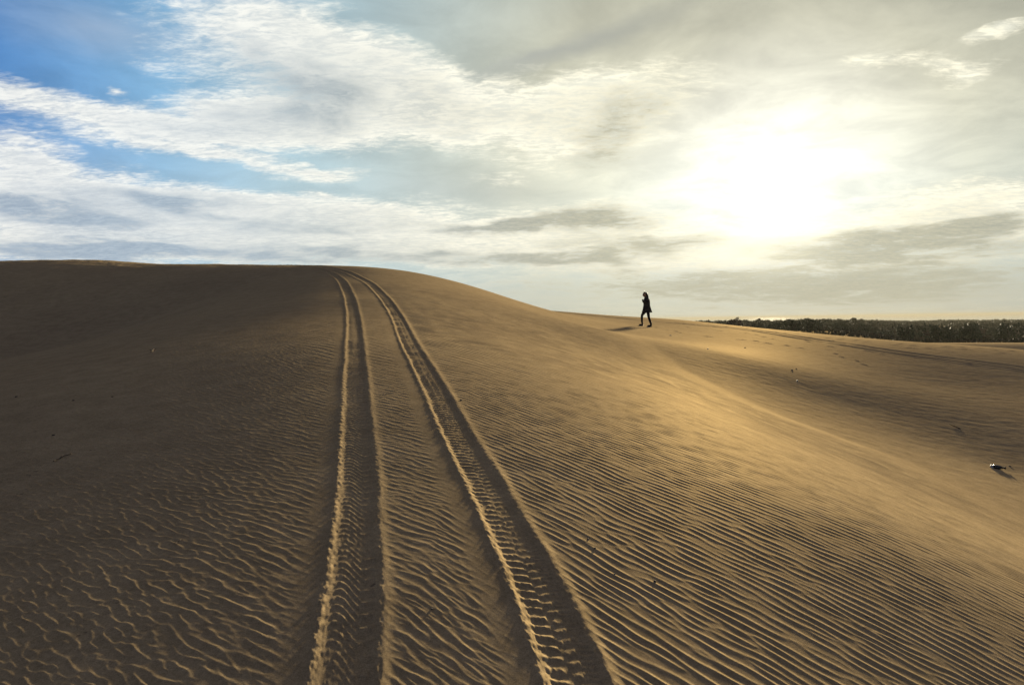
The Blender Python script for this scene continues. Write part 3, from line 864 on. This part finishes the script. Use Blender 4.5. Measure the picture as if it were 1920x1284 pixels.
# ------------------------------------------------------------------ sky, sun, air
def build_world():
    w = bpy.data.worlds.new('World'); S.world = w; w.use_nodes = True
    t = NT(w.node_tree); t.n.clear()
    out = t.new('ShaderNodeOutputWorld')
    d = t.vmath('NORMALIZE', t.new('ShaderNodeTexCoord').outputs['Generated'])
    sep = t.new('ShaderNodeSeparateXYZ'); t.l.new(d, sep.inputs[0]); x, y, z = sep.outputs
    sky = t.new('ShaderNodeTexSky', sky_type='NISHITA')
    sky.sun_disc = False
    sky.sun_elevation = R(SUN_EL); sky.sun_rotation = R(SUN_AZ)
    sky.altitude = 50; sky.air_density = 1.2; sky.dust_density = 0.8; sky.ozone_density = 3.0
    k = 1/2**EXPOSURE
    # flat layer coordinates: cloud texture shrinks towards the horizon as a real layer does
    inv = t.math('DIVIDE', 1., t.math('ADD', t.math('MAXIMUM', z, 0.), .11))
    lay = t.new('ShaderNodeCombineXYZ'); t.put(lay.inputs[0], t.math('MULTIPLY', x, inv)); t.put(lay.inputs[1], t.math('MULTIPLY', y, inv))
    lay = lay.outputs[0]
    az = t.math('MULTIPLY', t.math('ARCTAN2', x, y), 57.29578)
    el = t.math('MULTIPLY', t.math('ARCSINE', z), 57.29578)
    wn = t.vmath('SUBTRACT', t.noise(lay, 1.6, 5, .6, color=True), (.5, .5, .5))
    ws = t.new('ShaderNodeSeparateXYZ'); t.l.new(wn, ws.inputs[0])
    wf = t.range(el, 0., 14., .35, 1., False)
    azw = t.math('ADD', az, t.math('MULTIPLY', t.math('MULTIPLY', ws.outputs[0], 11.), wf))
    elw = t.math('ADD', el, t.math('MULTIPLY', t.math('MULTIPLY', ws.outputs[1], 4.2), wf))
    ae = t.new('ShaderNodeCombineXYZ'); t.put(ae.inputs[0], azw); t.put(ae.inputs[1], elw); ae = ae.outputs[0]
    def blobs(lst):
        acc = None
        for a, e, ra, re, rot, wt in lst:
            mp = t.new('ShaderNodeMapping', vector_type='TEXTURE')
            t.l.new(ae, mp.inputs[0])
            mp.inputs[1].default_value = (a, e, 0); mp.inputs[2].default_value = (0, 0, R(rot)); mp.inputs[3].default_value = (ra, re, 1)
            g = t.new('ShaderNodeTexGradient', gradient_type='QUADRATIC_SPHERE' if False else 'SPHERICAL'); t.l.new(mp.outputs[0], g.inputs[0])
            v = t.math('MULTIPLY', g.outputs['Fac'], wt) if acc is None else t.math('MULTIPLY_ADD', g.outputs['Fac'], wt, acc)
            acc = v
        return acc
    dens = blobs(CLOUD_BODY); shade = blobs(CLOUD_SHADE); veil = blobs(CLOUD_VEIL)
    fb = t.noise(lay, 2.6, 9, .62, .4)
    mpd = t.new('ShaderNodeMapping'); t.l.new(lay, mpd.inputs[0]); mpd.inputs[2].default_value = (0, 0, R(35)); mpd.inputs[3].default_value = (1., 2.1, 1)
    fine = t.noise(mpd.outputs[0], 11., 6, .6, .8)
    mott = t.noise(mpd.outputs[0], 30., 4, .65, .5)
    fine = t.math('ADD', t.math('MULTIPLY', fine, .62), t.math('MULTIPLY', mott, .38))
    tex = t.math('ADD', t.math('MULTIPLY', t.math('SUBTRACT', fb, .5), 1.5), t.math('MULTIPLY', t.math('SUBTRACT', fine, .5), 1.3))
    dn = t.math('ADD', dens, tex)
    cover = t.range(dn, .07, .90)
    cover = t.math('MULTIPLY', cover, t.range(dens, .02, .2))
    # angle from the sun
    sd = (math.sin(R(SUN_AZ))*math.cos(R(SUN_EL)), math.cos(R(SUN_AZ))*math.cos(R(SUN_EL)), math.sin(R(SUN_EL)))
    ga = t.math('ARCCOSINE', t.math('MINIMUM', t.vmath('DOT_PRODUCT', d, sd, 1), .999999))
    gd = t.math('MULTIPLY', ga, 57.29578)
    def ex(sig, amp):
        return t.math('MULTIPLY', t.math('EXPONENT', t.math('MULTIPLY', gd, -1/sig)), amp)
    # clear air, and the milky light that thin high cloud spreads round the sun
    skyc = t.mix(1., sky.outputs[0], SKY_TINT, 'MULTIPLY')
    clear0 = t.new('ShaderNodeBackground'); clear0.inputs[1].default_value = SKY_STRENGTH
    t.l.new(skyc, clear0.inputs[0])
    rmp = t.new('ShaderNodeValToRGB'); cr = rmp.color_ramp
    t.l.new(t.math('DIVIDE', gd, 80., clamp=True), rmp.inputs[0])
    stops = [(0, (1.12, 1.10, 1.0)), (7, (1.06, 1.04, .88)), (13, (.97, .94, .72)), (20, (.75, .74, .57)), (28, (.60, .67, .61)), (38, (.47, .66, .74)), (47, (.27, .52, .77)), (57, (.11, .30, .66)), (80, (.07, .19, .46))]
    while len(cr.elements) < len(stops): cr.elements.new(.5)
    for e_, (p_, c_) in zip(cr.elements, stops): e_.position = p_/80; e_.color = (*c_, 1)
    milk = t.new('ShaderNodeBackground'); t.l.new(rmp.outputs[0], milk.inputs[0])
    t.l.new(t.math('MULTIPLY', t.math('MULTIPLY', t.math('SUBTRACT', k, t.math('MULTIPLY', t.range(el, 10., 25.), t.range(az, -8., 22., k*.12, k*.46))), t.range(az, 24., 42., 1., .72)), t.range(fb, .28, .72, .86, 1.14)), milk.inputs[1])
    clear = t.new('ShaderNodeMixShader'); t.l.new(t.range(gd, 95., 45., 0., .94), clear.inputs[0]); t.l.new(clear0.outputs[0], clear.inputs[1]); t.l.new(milk.outputs[0], clear.inputs[2])
    # cloud light: white towards us, greyer where thick, warmer towards the sun
    warm = t.range(gd, 50., 8.)
    lit = t.mix(warm, (.96, .96, .92), (1.12, 1.07, .86))
    low = t.range(el, 9., 1.)
    lit = t.mix(t.math('MULTIPLY', low, .55), lit, (.80, .76, .62))
    grey = t.mix(warm, (.46, .53, .60), (.52, .50, .38))
    sh = t.math('MULTIPLY', shade, t.math('ADD', .55, t.math('MULTIPLY', tex, .9)))
    thick = t.range(t.math('ADD', dn, t.math('MULTIPLY', tex, .6)), .75, 1.7, 0., .38)
    ccol = t.mix(t.math('ADD', t.range(sh, .03, .55), thick), lit, grey)
    ccol = t.mix(1., ccol, t.mix(t.range(fine, .38, .62), (.78, .81, .84), (1.08, 1.07, 1.04)), 'MULTIPLY')
    cl = t.new('ShaderNodeBackground'); t.l.new(ccol, cl.inputs[0]); cl.inputs[1].default_value = k
    mx = t.new('ShaderNodeMixShader'); t.l.new(t.math('MULTIPLY', cover, .90), mx.inputs[0]); t.l.new(clear.outputs[0], mx.inputs[1]); t.l.new(cl.outputs[0], mx.inputs[2])
    # paler air towards the horizon
    pa = t.new('ShaderNodeBackground'); pa.inputs[0].default_value = (.60, .70, .70, 1); pa.inputs[1].default_value = k
    mpl = t.new('ShaderNodeMixShader'); t.l.new(t.math('MULTIPLY', t.range(el, 17., 4., 0., .5), t.math('SUBTRACT', 1., cover)), mpl.inputs[0]); t.l.new(mx.outputs[0], mpl.inputs[1]); t.l.new(pa.outputs[0], mpl.inputs[2])
    mx = mpl
    # thin veil
    vl = t.new('ShaderNodeBackground'); t.l.new(t.mix(warm, (.42, .50, .62), (.40, .40, .33)), vl.inputs[0]); vl.inputs[1].default_value = k
    vf = t.math('MULTIPLY', t.range(t.math('ADD', veil, t.math('MULTIPLY', t.math('SUBTRACT', fb, .5), .5)), .0, .8), t.range(veil, .01, .3, 0., .9))
    mv = t.new('ShaderNodeMixShader'); t.l.new(t.math('MULTIPLY', vf, t.math('SUBTRACT', 1., cover)), mv.inputs[0]); t.l.new(mx.outputs[0], mv.inputs[1]); t.l.new(vl.outputs[0], mv.inputs[2])
    # pale murk low over the horizon
    mk = t.new('ShaderNodeBackground'); t.l.new(t.mix(warm, (.50, .54, .56), (.55, .52, .38)), mk.inputs[0]); mk.inputs[1].default_value = k
    mm = t.new('ShaderNodeMixShader'); t.l.new(t.range(el, 5.5, -.5, 0., .6), mm.inputs[0]); t.l.new(mv.outputs[0], mm.inputs[1]); t.l.new(mk.outputs[0], mm.inputs[2])
    # unseen veil overhead, added to brighten and tint the shade on the sand
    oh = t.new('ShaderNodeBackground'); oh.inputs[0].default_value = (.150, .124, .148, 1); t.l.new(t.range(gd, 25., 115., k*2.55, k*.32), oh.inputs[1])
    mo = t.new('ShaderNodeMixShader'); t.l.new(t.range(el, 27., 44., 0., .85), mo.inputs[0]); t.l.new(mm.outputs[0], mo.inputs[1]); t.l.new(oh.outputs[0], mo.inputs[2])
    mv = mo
    # aureole of the veiled sun
    glow = t.math('ADD', ex(3.2, .6), ex(9., .15))
    glow = t.math('MULTIPLY', glow, t.range(fb, .28, .72, .55, 1.45))
    glow = t.math('MULTIPLY', glow, t.range(el, .5, 4.6, .10, 1.))
    glow = t.math('MULTIPLY', glow, t.math('SUBTRACT', 1., t.math('MULTIPLY', t.range(sh, .05, .6, 0., .75), t.range(gd, 3., 9.))))
    gl = t.new('ShaderNodeBackground'); gl.inputs[0].default_value = (1., .92, .62, 1); t.l.new(t.math('MULTIPLY', glow, k), gl.inputs[1])
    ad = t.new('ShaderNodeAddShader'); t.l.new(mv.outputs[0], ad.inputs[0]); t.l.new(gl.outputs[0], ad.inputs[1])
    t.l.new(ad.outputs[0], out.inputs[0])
    return w


SKY_STRENGTH = .05
SKY_TINT = (.24, .355, .55)
CLOUD_BODY = [(-15.29, 19.21, 16.18, 5.66, -10, 1.0), (-16.83, 22.75, 8.88, 3.21, 0, 0.7), (-7.21, 18.44, 11.24, 4.32, -15, 0.9), (-22.54, 15.01, 12.43, 2.86, 6, 0.9), (-31.97, 14.78, 9.62, 2.03, -3, 0.9), (-35.6, 15.99, 5.0, 1.59, 0, 0.8), (1.18, 17.27, 12.26, 4.01, -5, 0.8), (8.68, 17.19, 10.75, 3.57, 10, 0.9), (-13.72, 15.43, 15.64, 2.39, 3, 0.8), (5.57, 14.29, 13.86, 2.89, 0, 0.6), (-28.95, 16.85, 1.16, 0.35, 0, 0.75), (-16.5, 12.07, 5.73, 0.89, 0, 1.1), (-23.35, 12.92, 6.75, 0.93, -3, 0.9), (-1.14, 11.51, 3.57, 0.6, 0, 0.7), (-15.5, 10.6, 3.31, 0.54, 0, 0.8), (-29.79, 11.15, 2.69, 0.74, 0, 0.6), (-35.14, 11.82, 4.47, 1.74, -10, 1.0), (-34.93, 9.22, 9.64, 2.84, -8, 0.9), (-28.52, 8.23, 17.83, 3.26, -3, 1), (-18.81, 8.71, 16.51, 2.47, -4, 0.9), (-33.81, 6.06, 15.54, 2.75, 0, 0.9), (-11.32, 8.9, 13.53, 2.04, 0, 0.8), (-11.37, 6.33, 25.13, 2.59, 0, 0.8), (6.37, 6.6, 21.14, 3.28, 0, 0.8), (-21.64, 5.74, 22.51, 1.64, 0, 0.7), (12.88, 5.52, 15.83, 2.37, 0, 0.8), (6.38, 8.12, 8.77, 1.47, 0, 1.0), (-1.2, 7.84, 6.24, 1.09, 0, 0.8), (30.13, 7.31, 11.04, 2.27, 4, 0.9), (34.9, 6.86, 7.85, 2.88, 4, 0.9), (30.14, 5.03, 15.06, 1.91, 0, 0.9), (28.45, 2.01, 21.29, 2.95, 0, 0.8), (10.71, 2.75, 30.11, 2.85, 0, 0.6), (29.76, 17.63, 4.02, 1.18, -14, 0.72), (32.37, 16.39, 2.54, 0.89, 0, 0.6), (35.41, 18.34, 2.51, 0.64, 8, 0.8)]
CLOUD_SHADE = [(-16.94, 18.71, 8.49, 3.02, -15, 0.9), (-20.2, 15.98, 11.66, 1.53, 0, 0.3), (9.53, 15.74, 7.75, 3.42, 25, 0.75), (8.63, 13.13, 5.22, 1.16, 0, 1), (12.71, 11.46, 2.55, 0.75, 0, 0.8), (6.38, 8.12, 8.34, 1.39, 0, 1.2), (-1.2, 7.75, 5.79, 0.79, 0, 1), (-34.97, 7.97, 9.03, 1.25, -3, 1), (-26.03, 8.96, 9.0, 1.17, -5, 0.7), (-32.26, 5.39, 8.98, 0.75, 0, 1.2), (-17.22, 7.51, 16.02, 1.0, 0, 0.5), (-13.53, 5.36, 25.91, 0.95, 0, 0.8), (12.89, 6.16, 11.77, 1.2, 0, 0.7), (4.13, 5.02, 9.72, 0.8, 0, 0.9), (27.39, 5.4, 10.57, 1.26, 2, 1.2), (34.91, 5.96, 5.13, 1.3, 8, 1.0), (31.79, 4.54, 12.97, 0.75, 0, 1.0), (28.45, 2.21, 21.29, 2.44, 0, 1.2), (10.71, 2.53, 28.08, 2.85, 0, 0.8)]
CLOUD_VEIL = [(-30.16, 20.59, 13.9, 2.66, 0, 0.45), (2.12, 20.78, 16.39, 1.53, 14, 0.45), (8.73, 22.37, 12.8, 1.33, 20, 0.4), (31.81, 1.12, 19.48, 2.29, 0, 0.4), (-2.5, 10.66, 21.27, 4.28, 0, 0.3)]
build_world()

sl = bpy.data.lights.new('sun', 'SUN'); sl.energy = 3.8; sl.angle = R(3.0); sl.color = (1., .86, .60)
so = bpy.data.objects.new('sun', sl); COL.objects.link(so)
dv = Vector((math.sin(R(SUN_AZ))*math.cos(R(SUN_EL)), math.cos(R(SUN_AZ))*math.cos(R(SUN_EL)), math.sin(R(SUN_EL))))
so.rotation_euler = dv.to_track_quat('Z', 'Y').to_euler()


def build_haze():
    m = bpy.data.materials.new('haze_air'); m.use_nodes = True
    nt = m.node_tree; nt.nodes.clear()
    m.cycles.volume_sampling = 'EQUIANGULAR'; o = nt.nodes.new('ShaderNodeOutputMaterial'); v = nt.nodes.new('ShaderNodeVolumePrincipled')
    v.inputs['Color'].default_value = (.24, .228, .186, 1); v.inputs['Density'].default_value = .0002; v.inputs['Anisotropy'].default_value = .3
    nt.links.new(v.outputs[0], o.inputs['Volume'])
    bm = bmesh.new(); bmesh.ops.create_cube(bm, size=1)
    me = bpy.data.meshes.new('haze'); bm.to_mesh(me); bm.free()
    h = link('haze', me, m)
    h.scale = (92000, 92000, 26); h.location = (0, 0, -5.5)
    tag(h, 'thin warm haze over the plain and the sea', 'haze', kind='stuff')
    return h


build_haze()


# ------------------------------------------------------------------ camera
cd = bpy.data.cameras.new('camera'); cd.sensor_width = 36; cd.lens = 36*1274/1920
cd.clip_start = .05; cd.clip_end = 90000
co = bpy.data.objects.new('camera', cd); COL.objects.link(co)
pitch, roll = -math.atan(41/1274), math.atan(7/480)
fw = Vector((0, math.cos(pitch), math.sin(pitch))); up0 = Vector((0, -math.sin(pitch), math.cos(pitch))); r0 = Vector((1, 0, 0))
rt = r0*math.cos(roll) - up0*math.sin(roll); up = up0*math.cos(roll) + r0*math.sin(roll)
co.matrix_world = Matrix((rt, up, -fw)).transposed().to_4x4()
S.camera = co

S.view_settings.view_transform = 'Standard'; S.view_settings.look = 'None'
S.view_settings.exposure = EXPOSURE; S.view_settings.gamma = 1; S.view_settings.use_curve_mapping = False
S.render.engine = 'CYCLES'
S.cycles.max_bounces = 6; S.cycles.diffuse_bounces = 2; S.cycles.glossy_bounces = 2; S.cycles.transmission_bounces = 4
S.cycles.volume_bounces = 0; S.cycles.transparent_max_bounces = 4
S.cycles.use_denoising = True; S.cycles.denoiser = 'OPENIMAGEDENOISE'
